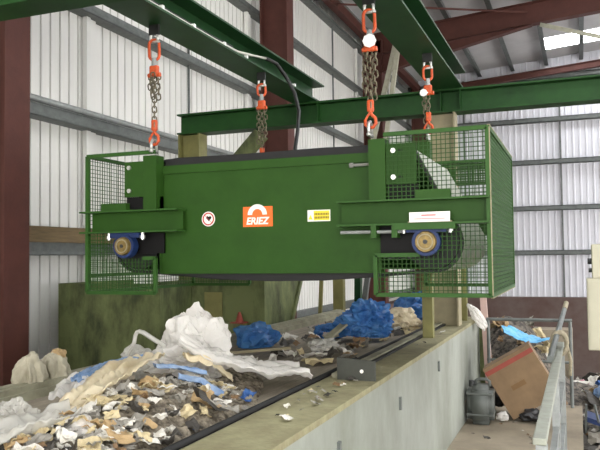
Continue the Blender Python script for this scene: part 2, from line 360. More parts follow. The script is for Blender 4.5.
# ------------------------------------------------------------------ chains
def linkpts(c, L, wd, ax, n=14):
    """oval in plane spanned by z and ax, centre c"""
    c = Vector(c); ax = Vector(ax); P = []
    r = wd/2; h = L/2-r
    for i in range(n):
        a = 2*math.pi*i/n; P.append(c+ax*r*math.cos(a)+Vector((0, 0, 1))*(r*math.sin(a)+(h if math.sin(a) > 0 else -h)))
    return P
def chainmesh(x, y, z1, z0, L=0.05, wd=0.032, r=0.0055, jit=0):
    mb = MB(); z = z1; k = 0
    while z-L*0.5 > z0-0.01:
        a = (k % 2)*math.pi/2+0.5
        dx = random.uniform(-jit, jit); dy = random.uniform(-jit, jit)
        mb.tube(linkpts((x+dx, y+dy, z-L/2), L, wd, (math.cos(a), math.sin(a), 0), 10), r, 6, True)
        z -= L-2*r*1.15; k += 1
    return mb
def sling(x, y, z0, zlink, zclutch, zbunch, ztag, lab, tr=0.045, strands=3):
    t = thing('chain_sling', (x, y, z0), lab, 'chain', 'lifting chains holding up the magnet')
    MB().box(x-0.04, x+0.04, y-0.012, y+0.012, ZB-0.075, ZB).build('lug_plate', 'cable_black', t)
    sh = [(x-0.028, y, ZB-0.13), (x-0.03, y, ZB-0.085), (x-0.02, y, ZB-0.055), (x, y, ZB-0.045), (x+0.02, y, ZB-0.055), (x+0.03, y, ZB-0.085), (x+0.028, y, ZB-0.13)]
    m = MB().tube(sh, 0.010, 8).cyl((x-0.045, y, ZB-0.125), (x+0.045, y, ZB-0.125), 0.010, 8); m.build('shackle', 'bolt', t, True)
    zt = ZB-0.11
    MB().tube(linkpts((x, y, (zt+zlink)/2), zt-zlink, 0.075, (0.93, 0.36, 0), 18), 0.011, 8, True).build('oblong_link', 'orange_paint', t, True)
    # connector and clutch
    MB().cyl((x, y, zlink+0.015), (x, y, zlink-0.045), 0.02, 10).build('connector', 'galv', t)
    MB().chamfer(x-0.035, x+0.035, y-0.02, y+0.02, zlink-0.125, zlink-0.04, 0.012).cyl((x-0.05, y, zlink-0.11), (x+0.05, y, zlink-0.11), 0.016, 10).build('shortening_clutch', 'orange_paint', t)
    zc = zlink-0.125
    chainmesh(x, y, zc+0.01, z0+0.2).build('chain', 'chain_steel', t)
    m = MB()
    for dx, dy in ((-0.03, 0.0), (0.028, 0.012), (0.008, -0.03))[:strands]:
        q = chainmesh(x+dx, y+dy, zc+0.03, zbunch+random.uniform(0, 0.05), jit=0.005); m.poly(q.v, q.f)
    m.build('slack_chain', 'chain_steel', t)
    if ztag:
        m = MB(); n = 12
        m.cyl((x+(0.01 if tr > 0.04 else -0.03), y-0.045, ztag), (x+(0.01 if tr > 0.04 else -0.03), y-0.035, ztag), tr, 8).cyl((x, y-0.035, ztag), (x, y-0.01, ztag), 0.006, 6)
        m.build('load_tag', 'white_tag', t)
    # hook
    zh = z0+0.21
    h = [(x, y, zh), (x, y, zh-0.05), (x+0.004, y, zh-0.075), (x+0.03, y, zh-0.1), (x+0.035, y, zh-0.135), (x+0.015, y, zh-0.16), (x-0.015, y, zh-0.162), (x-0.035, y, zh-0.14), (x-0.036, y, zh-0.11)]
    m = MB().tube(h, 0.014, 8, flat=0.8); m.chamfer(x-0.022, x+0.022, y-0.014, y+0.014, zh-0.06, zh+0.02, 0.008); m.build('hook', 'orange_paint', t, True)
    MB().tube([(x-0.036, y, zh-0.11), (x-0.02, y, zh-0.085), (x, y, zh-0.06)], 0.008, 6).build('hook_latch', 'orange_paint', t)
    zs = z0+0.075
    sh = [(x-0.006, y-0.032, z0-0.01), (x-0.006, y-0.034, zs-0.02), (x-0.006, y-0.02, zs+0.005), (x-0.006, y, zs+0.012), (x-0.006, y+0.02, zs+0.005), (x-0.006, y+0.034, zs-0.02), (x-0.006, y+0.032, z0-0.01)]
    MB().tube(sh, 0.011, 8).cyl((x-0.006, y-0.05, z0), (x-0.006, y+0.05, z0), 0.012, 8).build('shackle', 'bolt', t, True)
    return t
ZP = 2.40    # lifting post height
sling(-2.86, 4.47, ZP+0.03, 3.10, 0, 2.80, None, 'orange lifting chain without tag above the round red sticker end of the magnet')
sling(-1.235, 4.47, ZP+0.03, 3.10, 0, 2.66, 3.035, 'lifting chain with large white tag over the front of the mesh-caged end', strands=2)
sling(-2.70, 6.02, ZP+0.03, 3.14, 0, 2.72, None, 'orange lifting chain behind the magnet beside the drop cable', strands=2)
sling(-1.16, 6.02, ZP+0.23, 3.13, 0, 2.75, 3.02, 'lifting chain with small white tag behind the mesh cage', tr=0.032, strands=1)

# ------------------------------------------------------------------ magnet separator
def disc(mb, cx_, cz_, r0, r1, y0, y1, a0=0, a1=360, n=28):
    P = []
    full = a1-a0 >= 360
    for i in range(n+1):
        a = math.radians(a0+(a1-a0)*i/n)
        for rr in (r0, r1):
            for yy in (y0, y1): P.append((cx_+rr*math.cos(a), yy, cz_+rr*math.sin(a)))
    F = []
    for i in range(n):
        k = 4*i
        F += [(k, k+2, k+6, k+4), (k+1, k+5, k+7, k+3), (k+2, k+3, k+7, k+6), (k, k+4, k+5, k+1)]
    if not full: F += [(0, 1, 3, 2), (4*n, 4*n+2, 4*n+3, 4*n+1)]
    return mb.poly(P, F)
M = thing('magnetic_separator', (-2.0, 5.25, 1.4), 'green suspended overband magnetic separator with mesh guards and orange logo', 'magnet separator')
YF, YR = 4.5, 6.0
def mesh_panel(name, axis, pos, u0, u1, v0, v1, pitch=0.0285, r=0.0022, parent=M, m='green_trim'):
    mb = MB(); n = max(1, round((u1-u0)/pitch)); k = max(1, round((v1-v0)/pitch))
    for i in range(1, n):
        u = u0+(u1-u0)*i/n
        mb.box(u-r, u+r, pos-r, pos+r, v0, v1) if axis == 'y' else mb.box(pos-r, pos+r, u-r, u+r, v0, v1)
    for j in range(1, k):
        v = v0+(v1-v0)*j/k
        mb.box(u0, u1, pos-r, pos+r, v-r, v+r) if axis == 'y' else mb.box(pos-r, pos+r, u0, u1, v-r, v+r)
    return mb.build(name, m, parent)
# side frames (front and rear plates)
for yy, s in ((YF+0.06, 1), (YR-0.06, -1)):
    p = MB().box(-2.87, -1.2, min(yy, yy+s*0.012), max(yy, yy+s*0.012), 1.555, 2.27).build('side_panel', 'green', M)
    MB().box(-2.87, -1.2, min(yy-s*0.015, yy+s*0.06), max(yy-s*0.015, yy+s*0.06), 2.27, 2.33).build('top_flange', 'green', M)
    MB().box(-2.87, -1.2, min(yy-s*0.006, yy+s*0.05), max(yy-s*0.006, yy+s*0.05), 1.54, 1.558).build('bottom_flange', 'green', M)
    if s == 1: FP = p
    MB().box(-2.872, -2.855, yy-0.01, yy+0.03, 1.555, 2.33).build('edge_bar', 'green', M)
MB().box(-2.80, -1.25, YF+0.14, YR-0.14, 1.62, 2.2).build('magnet_core', 'galv_dark', M)
# belt loop
Cr, Cl, R = (-0.885, 1.735), (-3.10, 1.745), 0.18
path = []
def arc(c, r, a0, a1, n=10): return [(c[0]+r*math.cos(math.radians(a0+(a1-a0)*i/n)), c[1]+r*math.sin(math.radians(a0+(a1-a0)*i/n))) for i in range(n+1)]
path += arc(Cr, R, -97, 22, 12)
path += [(-1.0, 2.34)] + arc((-1.06, 2.31), 0.05, 30, 90, 3)
path += [(-1.6, 2.375), (-2.2, 2.37), (-2.75, 2.375)] + arc((-2.87, 2.31), 0.055, 90, 150, 3)
path += arc(Cl, R, 160, 277, 12)
path += [(-2.8, 1.545), (-2.4, 1.515), (-2.0, 1.505), (-1.6, 1.51), (-1.25, 1.53)]
n = len(path); YB0, YB1 = YF+0.13, YR-0.11
cx = sum(p[0] for p in path)/n; cz = sum(p[1] for p in path)/n
outer = []
for i in range(n):
    a = Vector(path[i-1]); b = Vector(path[(i+1) % n]); d = (b-a).normalized(); nn = Vector((d.y, -d.x))
    outer.append((path[i][0]+nn.x*0.014, path[i][1]+nn.y*0.014))
mb = MB(); V = []
for (p, q) in zip(path, outer): V += [(p[0], YB0, p[1]), (p[0], YB1, p[1]), (q[0], YB1, q[1]), (q[0], YB0, q[1])]
mb.poly(V, [f for i in range(n) for j in (i,) for k in ((i+1) % n,) for f in ((4*j, 4*j+1, 4*k+1, 4*k), (4*j+1, 4*j+2, 4*k+2, 4*k+1), (4*j+2, 4*j+3, 4*k+3, 4*k+2), (4*j+3, 4*j, 4*k, 4*k+3))])
bt = mb.build('belt', 'belt_grey', M)
# dark belt edging strips and the bottom/top runs
mb = MB(); V = []
for (p, q) in zip(path, outer):
    o2 = (q[0]+(q[0]-p[0])*0.35, q[1]+(q[1]-p[1])*0.35)
    V += [(p[0], YB0-0.02, p[1]), (p[0], YB0+0.03, p[1]), (o2[0], YB0+0.03, o2[1]), (o2[0], YB0-0.02, o2[1])]
mb.poly(V, [f for i in range(n) for j in (i,) for k in ((i+1) % n,) for f in ((4*j, 4*j+1, 4*k+1, 4*k), (4*j+1, 4*j+2, 4*k+2, 4*k+1), (4*j+2, 4*j+3, 4*k+3, 4*k+2), (4*j+3, 4*j, 4*k, 4*k+3))])
tag(mb.build('belt_edge', 'rubber', bt), 'black rubber edge')
MB().prism([(-2.8, 1.54), (-2.4, 1.5), (-2.0, 1.485), (-1.6, 1.49), (-1.22, 1.52), (-1.22, 1.555), (-2.8, 1.56)], 'y', YF+0.085, YF+0.12).build('wear_strip', 'rubber', M)
MB().box(-2.84, -1.24, YF+0.085, YF+0.12, 2.33, 2.385).build('wear_strip', 'rubber', M)
for c in (Cr, Cl):
    MB().cyl((c[0], YB0-0.01, c[1]), (c[0], YB1, c[1]), R-0.006, 28).build('pulley', 'rubber', M, False)
    MB().cyl((c[0], YF-0.05, c[1]), (c[0], YR+0.05, c[1]), 0.03, 12).build('shaft', 'galv', M)
# posts, plates, channels (front and rear)
for fr in (1, -1):
    yb = YF if fr == 1 else YR
    def yspan(a, b):
        p, q = yb+fr*a, yb+fr*b
        return (min(p, q), max(p, q))
    for (xa, xb, px0, px1) in ((-2.945, -2.835, -3.12, -2.945), (-1.25, -1.14, -1.14, -0.945)):
        y0, y1 = yspan(-0.05, 0.055)
        MB().box(xa, xb, y0, y1, 2.0, ZP if fr == 1 else ZP+(0.2 if xa > -2 else 0.0)).build('lifting_post', 'green', M)
        y0, y1 = yspan(-0.028, -0.008)
        pt = MB().box(px0, px1, y0, y1, 2.105, 2.365).build('mounting_plate', 'green', M)
        xm = px0+0.045 if px0 < -2 else px0+0.05
        for z in (2.15, 2.32):
            ya, yb2 = yspan(-0.045, -0.028)
            MB().cyl((xm, ya, z), (xm, yb2, z), 0.017, 6).build('bolt', 'bolt', pt)
            if px0 > -2:
                y0, y1 = yspan(-0.031, -0.027)
                tag(MB().box(xm+0.03, xm+0.058, y0, y1, z-0.007, z+0.007).build('slot', 'sticker_black', pt), 'dark adjustment slot')
        y0, y1 = yspan(0.0, 0.05)
        MB().box(min(px0, xa), max(px1, xb), y0, y1, 2.0, 2.105).build('gap_shade', 'sticker_black', M)  # black box put in for the shade of the opening below the plate
    for (xa, xb) in ((-3.48, -2.645), (-1.46, -0.5)):
        y0, y1 = yspan(-0.09, 0.05)
        yw0, yw1 = yspan(0.0, 0.012)
        MB().box(xa+0.05 if xa < -3 else xa+0.01, xb, yw0, yw1, 1.855, 1.995).build('support_channel', 'green', M)
        for zf in (1.995, 1.843): MB().box(xa, xb, y0, y1, zf, zf+0.012).build('channel_flange', 'green_trim', M)  # lighter green on the flanges stands in for light catching their edges
        sx = xb-0.03 if xa < -3 else xa+0.03
    for (xa, xb) in ((-3.30, -3.08), (-0.945, -0.73)):
        y0, y1 = yspan(-0.07, -0.02)
        MB().box(xa, xb, y0, y1, 2.007, 2.06).build('packing_block', 'green', M)
    # bearings
    for (cx0, cz0) in (Cl, Cr):
        y0, y1 = yspan(-0.075, -0.01); ym = yb+fr*-0.075; yo = yb+fr*-0.095
        bh = MB().cyl((cx0, y0, cz0), (cx0, y1, cz0), 0.088, 24).box(cx0-0.125, cx0+0.125, y0+0.01, y1-0.01, cz0+0.06, 1.842).build('bearing_housing', 'blue_cast', M)
        tag(bh, 'blue cast bearing housing')
        tag(MB().cyl((cx0, y0 if fr == 1 else y1, cz0), (cx0, yo, cz0), 0.068, 24, 0.062).build('bearing_cap', 'bronze', bh), 'bronze coloured cap')
        disc(MB(), cx0, cz0, 0.042, 0.05, yo-0.004, yo+0.004).build('cap_ring', 'khaki_pale', bh)
        MB().cyl((cx0, yo, cz0), (cx0, yo-fr*0.006, cz0), 0.014, 12).build('grease_point', 'cap_dark', bh)
        for s in (-0.145, 0.145):
            MB().cyl((cx0+s, (y0+y1)/2, 1.79), (cx0+s, (y0+y1)/2, 1.843), 0.012, 8).cyl((cx0+s, (y0+y1)/2, 1.80), (cx0+s, (y0+y1)/2, 1.822), 0.02, 6).build('bolt', 'bolt', M)
        y0, y1 = yspan(0.03, 0.045)
        MB().box(cx0-0.13, cx0+0.28 if cx0 < -2 else cx0+0.13, y0, y1, 1.69, 1.84).build('shade_plate', 'sticker_black', M) if cx0 < -2 else MB().box(-1.2, cx0+0.0, y0, y1, 1.66, 1.84).build('shade_plate', 'sticker_black', M)  # black plates put in for the dark empty space beside the bearings
    # take-up rod on the right
    y0, y1 = yspan(-0.07, -0.05); ym = (y0+y1)/2
    MB().cyl((-1.44, ym, 1.805), (-1.04, ym, 1.803), 0.011, 8).build('tension_rod', 'galv', M)
    for x in (-1.215, -1.08):
        ya, yb3 = yspan(-0.085, 0.0)
        MB().box(x-0.018, x+0.018, ya, yb3, 1.765, 1.845).build('rod_bracket', 'green_trim', M)
    ya, yb3 = yspan(-0.10, -0.02)
    MB().box(-1.08, -0.70, ya, yb3, 1.812, 1.843).build('slide_bar', 'green_trim', M)
    ya, yb3 = yspan(-0.05, -0.03)
    MB().cyl((-1.385, yb+fr*0.03, 2.25), (-1.26, yb+fr*0.03, 2.25), 0.010, 8).cyl((-1.40, yb+fr*0.03, 2.25), (-1.375, yb+fr*0.03, 2.25), 0.018, 6).build('adjuster_bolt', 'bolt', M)
# guards
def frame(mb, segs, t=0.026):
    for a, b in segs: mb.bar(a, b, t, t)
    return mb
CY0, CY1, CZ0, CZ1 = YF-0.04, YR+0.04, 1.405, 2.425
for side, (x0, x1) in (('l', (-3.44, -2.85)), ('r', (-0.505, -1.215))):
    gd = MB()
    segs = []
    for yy in (CY0, CY1):
        segs += [((x0, yy, CZ0), (x0, yy, CZ1)), ((x0, yy, CZ1), (x1 if side == 'l' else -1.15, yy, CZ1)), ((x0, yy, CZ0), (x1, yy, CZ0)), ((x1, yy, CZ0), (x1, yy, 1.655)), ((x1, yy, 1.655), (x1-0.1 if side == 'l' else -0.93, yy, 1.655))]
    for zz in (CZ0, CZ1): segs.append(((x0, CY0, zz), (x0, CY1, zz)))
    if side == 'l': segs.append(((x0, CY0, 1.53), (x0, CY1, 1.53)))
    fo = frame(gd, segs).build('guard_frame', 'green_trim', M)
    mesh_panel('mesh_guard', 'x', x0, CY0, CY1, CZ0, CZ1, pitch=0.030 if side == 'l' else 0.026, r=0.002 if side == 'l' else 0.0055, parent=fo)
    for yy in (CY0, CY1):
        a, b = min(x0, x1), max(x0, x1)
        mesh_panel('mesh_guard', 'y', yy, a, b, CZ0, 1.655, parent=fo)
        mesh_panel('mesh_guard', 'y', yy, a if side == 'l' else -0.93, b if side == 'r' else x1-0.1, 1.655, 1.85, parent=fo) if side == 'r' else mesh_panel('mesh_guard', 'y', yy, a, -3.24, 1.655, 1.85, parent=fo)
        if side == 'r':
            mesh_panel('mesh_guard', 'y', yy, -1.15, x0, 2.0, CZ1, parent=fo)
            if yy == CY1: mesh_panel('mesh_guard', 'y', yy+0.01, -1.15, x0, 2.24, CZ1, pitch=0.02, r=0.0045, parent=fo)
MB().bar((-1.15, CY1, 2.24), (-0.5, CY1, 2.24), 0.02, 0.02).build('rear_guard_bar', 'green', M)
for zz in (CZ0-0.016, CZ1+0.014):
    MB().box(-0.505, -0.49, CY0, CY1, zz-0.002, zz+0.004).build('edge_trim', 'khaki_pale', M)
MB().box(-0.494, -0.488, CY0-0.014, CY0-0.004, CZ0, CZ1).build('edge_trim', 'khaki_pale', M)
# ---- stickers
yf = YF+0.06
s1 = disc(MB(), -2.47, 1.93, 0.001, 0.053, yf-0.003, yf).build('prohibition_sticker', 'sticker_white', FP); s1['label'] = 'round white and red prohibition sticker with dark heart'
disc(MB(), -2.47, 1.93, 0.037, 0.046, yf-0.005, yf-0.003).bar((-2.497, yf-0.004, 1.957), (-2.443, yf-0.004, 1.903), 0.008, 0.002).build('red_ring', 'sticker_red', s1)
hp = []
for i in range(24):
    tt = 2*math.pi*i/24
    hp.append((-2.466+0.0013*16*math.sin(tt)**3, 1.935+0.0013*(13*math.cos(tt)-5*math.cos(2*tt)-2*math.cos(3*tt)-math.cos(4*tt))))
MB().prism(hp, 'y', yf-0.0048, yf-0.003).build('heart_symbol', 'sticker_black', s1)
s2 = MB().box(-2.195, -1.97, yf-0.003, yf, 1.865, 2.005).build('logo_sticker', 'sticker_orange', FP); s2['label'] = 'orange logo sticker with white arch and white lettering'
disc(MB(), -2.085, 1.948, 0.04, 0.073, yf-0.006, yf-0.003, 0, 180, 20).build('logo_arch', 'sticker_white', s2)
def text(body, size, x, z, y, m, parent, shear=0.0, sx=1.0, name='lettering', bold=0.0):
    cu = bpy.data.curves.new('txt', 'FONT'); cu.body = body; cu.size = size; cu.align_x = 'CENTER'; cu.align_y = 'CENTER'; cu.shear = shear; cu.offset = bold; cu.extrude = 0.0008
    ob = bpy.data.objects.new('txt', cu); col.objects.link(ob)
    bpy.context.view_layer.update()
    me = bpy.data.meshes.new_from_object(ob.evaluated_get(bpy.context.evaluated_depsgraph_get()))
    bpy.data.objects.remove(ob)
    me.materials.clear(); me.materials.append(MATS[m])
    me.transform(Matrix.Translation((x, y, z)) @ Matrix.Rotation(math.pi/2, 4, 'X') @ Matrix.Diagonal((sx, 1, 1, 1)))
    return link(name, me, parent)
text('ERIEZ', 0.068, -2.088, 1.903, yf-0.004, 'sticker_white', s2, shear=0.2, sx=0.98, bold=0.0022)
s3 = MB().box(-1.712, -1.55, yf-0.003, yf, 1.889, 1.966).build('caution_label', 'sticker_white', FP); s3['label'] = 'small white and yellow caution label'
MB().box(-1.667, -1.555, yf-0.005, yf-0.003, 1.896, 1.96).build('yellow_field', 'sticker_yellow', s3)
MB().prism([(-1.705, 1.902), (-1.675, 1.902), (-1.69, 1.935)], 'y', yf-0.005, yf-0.003).build('warning_triangle', 'sticker_yellow', s3)
mb = MB()
for z, ends in ((1.938, (-1.66, -1.565)), (1.914, (-1.66, -1.562))):
    x = ends[0]
    while x < ends[1]: mb.box(x, x+0.0075, yf-0.006, yf-0.005, z-0.0075, z+0.0075); x += 0.0115
mb.build('printed_lines', 'ink', s3)
lb = MB().box(-0.98, -0.73, YF-0.1, YF-0.094, 1.857, 1.918).build('name_plate', 'sticker_white', M); lb['label'] = 'white plate with faint pink print'
MB().box(-0.905, -0.815, YF-0.102, YF-0.1, 1.893, 1.903).box(-0.95, -0.76, YF-0.102, YF-0.1, 1.874, 1.879).build('printed_lines', 'pink_ink', lb)
MB().box(-0.99, -0.72, YF-0.094, YF-0.05, 1.855, 1.862).build('plate_ledge', 'khaki_pale', M)

# ------------------------------------------------------------------ conveyor
CV = thing('conveyor', (-2.1, 5, 0), 'long belt conveyor with pale grey side casing carrying mixed waste', 'conveyor')
BX0, BX1, BZ = -2.74, -1.46, 0.86
mb = MB(); K = 10; V = []
for yy in (0.8, 8.7):
    for i in range(K+1):
        u = i/K; xx = BX0+(BX1-BX0)*u; V.append((xx, yy, BZ+0.05*(2*u-1)**2))
mb.poly(V, [(i, i+1, K+2+i, K+1+i) for i in range(K)])
mb.build('belt', 'conv_belt', CV, True)
MB().box(-1.15, -1.10, 0.8, 8.6, 0.0, 0.90).build('side_casing', 'grey_casing', CV)
MB().box(-1.425, -1.10, 0.8, 8.6, 0.90, 0.93).build('casing_ledge', 'dusty_ledge', CV)
MB().cyl((-1.447, 0.8, 0.938), (-1.447, 8.6, 0.938), 0.015, 12).build('rubber_edge', 'rubber', CV, True)
MB().box(-1.40, -1.34, 4.1, 8.6, 0.93, 0.955).build('edge_rail', 'pale_rail', CV)
MB().box(-1.335, -1.31, 4.1, 8.6, 0.93, 0.945).build('rubber_strip', 'rubber', CV)
MB().box(-2.80, -2.755, 0.8, 8.6, 0.30, 0.985).build('far_frame', 'pale_rail', CV)
MB().box(-2.755, -2.735, 0.8, 8.6, 0.90, 0.955).build('rubber_skirt', 'pale_rail', CV)
MB().box(-2.86, -2.80, 0.8, 8.6, 0.93, 0.99).build('far_rail', 'pale_rail', CV)
for yy in (1.4, 3.4, 5.4, 7.4): MB().box(-2.8, -2.7, yy-0.06, yy+0.06, 0, 0.35).build('leg', 'pale_rail', CV)
for yy in (1.2, 2.7, 4.2, 5.7, 7.2, 8.4): MB().cyl((-2.73, yy, 0.80), (-1.42, yy, 0.80), 0.045, 12).build('idler_roller', 'galv_dark', CV)
for yy, zz in ((3.3, 0.72), (4.55, 0.7), (5.9, 0.74)):
    MB().box(-1.1, -1.085, yy-0.012, yy+0.012, zz-0.03, zz+0.05).build('latch', 'galv_dark', CV)
mb = MB(); mb.prism([(-1.345, 0.931), (-1.115, 0.931), (-1.115, 1.045), (-1.345, 1.06)], 'y', 4.04, 4.055); t = mb.build('splice_plate', 'skirt', CV); t['label'] = 'dark steel plate with round hole standing on the ledge'
MB().cyl((-1.195, 4.042, 0.985), (-1.195, 4.036, 0.985), 0.011, 12).build('hole', 'sticker_white', t)
# low post frame behind the magnet
def post(name, a, b, wd, m, lab, cat='post', group=None): return tag(MB().bar(a, b, wd, wd).build(name, m), lab, cat, group)
t = thing('belt_side_frame', (-1.27, 6.4, 0.93), 'khaki post frame standing on the casing ledge under the mesh cage', 'frame')
MB().bar((-1.26, 6.35, 0.93), (-1.26, 6.35, 1.5), 0.09, 0.08).build('post', 'khaki', t)
MB().bar((-1.22, 8.1, 0.93), (-1.22, 8.1, 1.5), 0.09, 0.08).build('post', 'khaki', t)
MB().bar((-1.24, 6.3, 1.53), (-1.22, 8.15, 1.53), 0.06, 0.06).build('top_bar', 'beam_green', t)
post('end_post', (-1.06, 8.42, 0.0), (-1.06, 8.42, 0.95), 0.06, 'chute_green', 'dull green post at the end of the conveyor casing')

# ------------------------------------------------------------------ chute
CH = thing('steel_chute', (-4, 6.6, 0), 'dark green weathered steel chute plates beside the conveyor', 'chute')
MB().box(-4.99, -3.8, 6.0, 6.02, 0, 1.41).build('front_plate', 'chute_green', CH)
MB().box(-4.99, -4.97, 6.02, 7.3, 0, 1.41).build('side_plate', 'chute_green', CH)
MB().box(-3.83, -3.77, 5.98, 6.04, 0, 1.43).build('corner_angle', 'chute_green', CH)
MB().prism([(-3.8, 0), (-2.95, 0), (-2.95, 1.45), (-3.8, 1.45)], 'y', 6.60, 6.62).build('front_plate', 'chute_green', CH)
MB().box(-3.8, -3.78, 6.02, 6.6, 0, 1.43).build('side_plate', 'chute_green', CH)
tag(MB().box(-3.62, -3.42, 6.585, 6.6, 0.4, 1.3).build('patch_plate', 'khaki', CH), 'paler khaki patch plate')
MB().prism([(6.62, 0), (7.25, 0), (7.25, 0.9), (7.6, 1.42), (6.62, 1.42)], 'x', -2.97, -2.95).build('side_plate', 'chute_green', CH)
MB().bar((-2.94, 7.25, 0.88), (-2.94, 7.62, 1.45), 0.03, 0.06).build('edge_angle', 'chute_green', CH)
MB().box(-3.5, -3.1, 6.5, 6.6, 0.86, 1.0).build('lip', 'chute_green', CH)
t = tag(MB().box(-5.0, -3.1, 4.95, 5.05, 0.57, 0.68).box(-4.9, -4.8, 4.96, 5.04, 0, 0.57).box(-3.3, -3.2, 4.96, 5.04, 0, 0.57).build('support_beam', 'pale_rail'), 'pale dusty steel beam standing across behind the conveyor', 'beam')
tag(MB().box(-5.0, -3.05, 5.2, 5.24, 0, 0.60).build('dark_screen', 'brown_steel'), 'red-brown low screen plate behind the pale beam', 'plate')
# red cone by the chute
tag(MB().cyl((-3.18, 6.5, 1.0), (-3.18, 6.5, 1.11), 0.045, 12, 0.012).box(-3.25, -3.11, 6.44, 6.56, 1.0, 1.012).build('red_cone', 'tape_red'), 'small dark red cone on the chute lip', 'cone')
# trestle legs far behind
T = thing('trestle', (-3.1, 10, 0), 'steel trestle with upright and slanting legs behind the conveyor', 'trestle')
MB().bar((-3.28, 10, 0), (-3.28, 10, 2.0), 0.15, 0.12).build('leg', 'khaki', T)
MB().bar((-3.02, 10.02, 0), (-2.98, 10.02, 2.0), 0.09, 0.1).build('leg', 'beam_green', T)
MB().bar((-2.98, 9.9, 0.3), (-2.72, 9.9, 2.0), 0.07, 0.07).build('slanting_leg', 'galv_dark', T)
MB().bar((-3.6, 9.95, 0), (-3.5, 9.95, 2.0), 0.05, 0.05).build('slanting_leg', 'khaki', T)
MB().bar((-3.7, 10, 2.0), (-1.6, 10, 2.0), 0.12, 0.1).build('top_bar', 'beam_green', T)
MB().bar((-1.7, 10, 0), (-1.7, 10, 2.0), 0.12, 0.1).build('leg', 'beam_green', T)

# ------------------------------------------------------------------ walkway things
# handrail
H = thing('handrail', (-0.14, 5, 0), 'galvanised walkway handrail with flat top and mid rails', 'railing')
MB().chamfer(-0.175, -0.127, 2.70, 5.7, 0.975, 1.0, 0.004).build('top_rail', 'pale_galv', H)
MB().bar((-0.145, 2.7, 0.70), (-0.145, 5.65, 0.70), 0.03, 0.03).build('mid_rail', 'galv', H)
MB().bar((-0.145, 2.7, 0.40), (-0.145, 5.65, 0.40), 0.03, 0.03).build('mid_rail', 'galv', H)
for y in (2.72, 4.2, 5.65): MB().bar((-0.145, y, 0), (-0.145, y, 0.975), 0.04, 0.04).build('post', 'galv', H)
MB().tube([(-0.10, 3.0, 0.5), (-0.06, 2.9, 0.72), (-0.02, 2.8, 0.9)], 0.012, 6).build('curved_stay', 'galv_dark', H)
E_ = thing('end_rail', (-0.6, 8.32, 0), 'grey horizontal rail closing the far end of the walkway', 'railing')
MB().cyl((-1.0, 8.32, 0.93), (-0.1, 8.32, 0.93), 0.018, 8).build('top_rail', 'galv_dark', E_)
MB().cyl((-1.0, 8.32, 0.48), (-0.1, 8.32, 0.48), 0.015, 8).build('mid_rail', 'galv_dark', E_)
for x in (-0.98, -0.12): MB().cyl((x, 8.32, 0), (x, 8.32, 0.93), 0.018, 8).build('post', 'galv_dark', E_)
t = thing('scaffold_tube', (-0.17, 5, 1.0), 'dark scaffold tube tied along the handrail with bright cut end', 'tube')
MB().cyl((-0.185, 4.6, 1.02), (-0.125, 6.7, 1.215), 0.019, 12).build('tube_body', 'galv_dark', t)
tag(MB().cyl((-0.132, 6.4, 1.19), (-0.124, 6.75, 1.219), 0.0205, 12).build('bright_end', 'khaki_pale', t), 'pale bright tube end')
mb = MB()
for k in range(3):
    mb.tube([(-0.15+0.05*math.cos(a), 5.3+0.05*k+0.015*math.sin(2*a), 1.03+0.075*math.sin(a)) for a in [2*math.pi*i/16 for i in range(16)]], 0.014, 6, True)
mb.tube([(-0.10, 5.4, 1.0), (-0.08, 5.42, 0.9), (-0.085, 5.4, 0.8)], 0.012, 6)
tag(mb.build('rope_lashing', 'rope', None, True), 'pale rope lashing wound around tube and handrail', 'rope')
# jerrycan
J = thing('jerrycan', (-0.945, 7.3, 0), 'grey plastic jerrycan standing beside the conveyor casing', 'jerrycan')
bm = bmesh.new(); bmesh.ops.create_cube(bm, size=1)
for v in bm.verts: v.co = Vector((v.co.x*0.25, v.co.y*0.24, v.co.z*0.38+0.19))
bmesh.ops.bevel(bm, geom=bm.edges[:], offset=0.05, segments=4, affect='EDGES')
me = bpy.data.meshes.new('can_body'); bm.to_mesh(me); bm.free(); me.materials.append(MATS['jerry'])
for p in me.polygons: p.use_smooth = True
o = link('can_body', me, J); o.matrix_world = Matrix.Translation((-0.945, 7.3, 0))
MB().tube([(-0.99, 7.3, 0.36), (-0.99, 7.3, 0.415), (-0.96, 7.3, 0.43), (-0.89, 7.3, 0.43), (-0.86, 7.3, 0.41), (-0.86, 7.3, 0.36)], 0.016, 8).build('handle', 'jerry', J, True)
MB().cyl((-1.025, 7.26, 0.36), (-1.025, 7.26, 0.42), 0.028, 14).build('screw_cap', 'cap_dark', J)
for z in (0.1, 0.3): MB().chamfer(-1.073, -0.817, 7.177, 7.423, z-0.012, z+0.012, 0.01).build('rib', 'jerry', J)
# cardboard box: tilted
Bx = thing('cardboard_box', (-0.66, 7.45, 0.0), 'large brown cardboard box with red stripe, tipped on its corner by the handrail', 'box')
W, Hh, Dp = 0.52, 0.55, 0.42
A = Matrix.Translation((-0.655, 7.45, 0.02)) @ Matrix.Rotation(math.radians(-31), 4, 'Y') @ Matrix.Rotation(math.radians(4), 4, 'Z')
def bxp(mb, name, m):
    o = mb.build(name, m, Bx); o.matrix_world = A; return o
th = 0.008
for nm, b in (('front_wall', (0, W, 0, th, 0, Hh)), ('back_wall', (0, W, Dp-th, Dp, 0, Hh)), ('side_wall', (0, th, th, Dp-th, 0, Hh)), ('side_wall', (W-th, W, th, Dp-th, 0, Hh)), ('bottom', (th, W-th, th, Dp-th, 0, th)), ('top_flap', (0, W, 0, Dp/2-0.004, Hh, Hh+th)), ('top_flap', (0, W, Dp/2+0.004, Dp, Hh, Hh+th))):
    bxp(MB().box(*b), nm, 'cardboard')
tag(bxp(MB().box(0.0, W, -0.002, 0.0, Hh-0.075, Hh-0.03), 'red_stripe', 'tape_red'), 'printed red stripe')
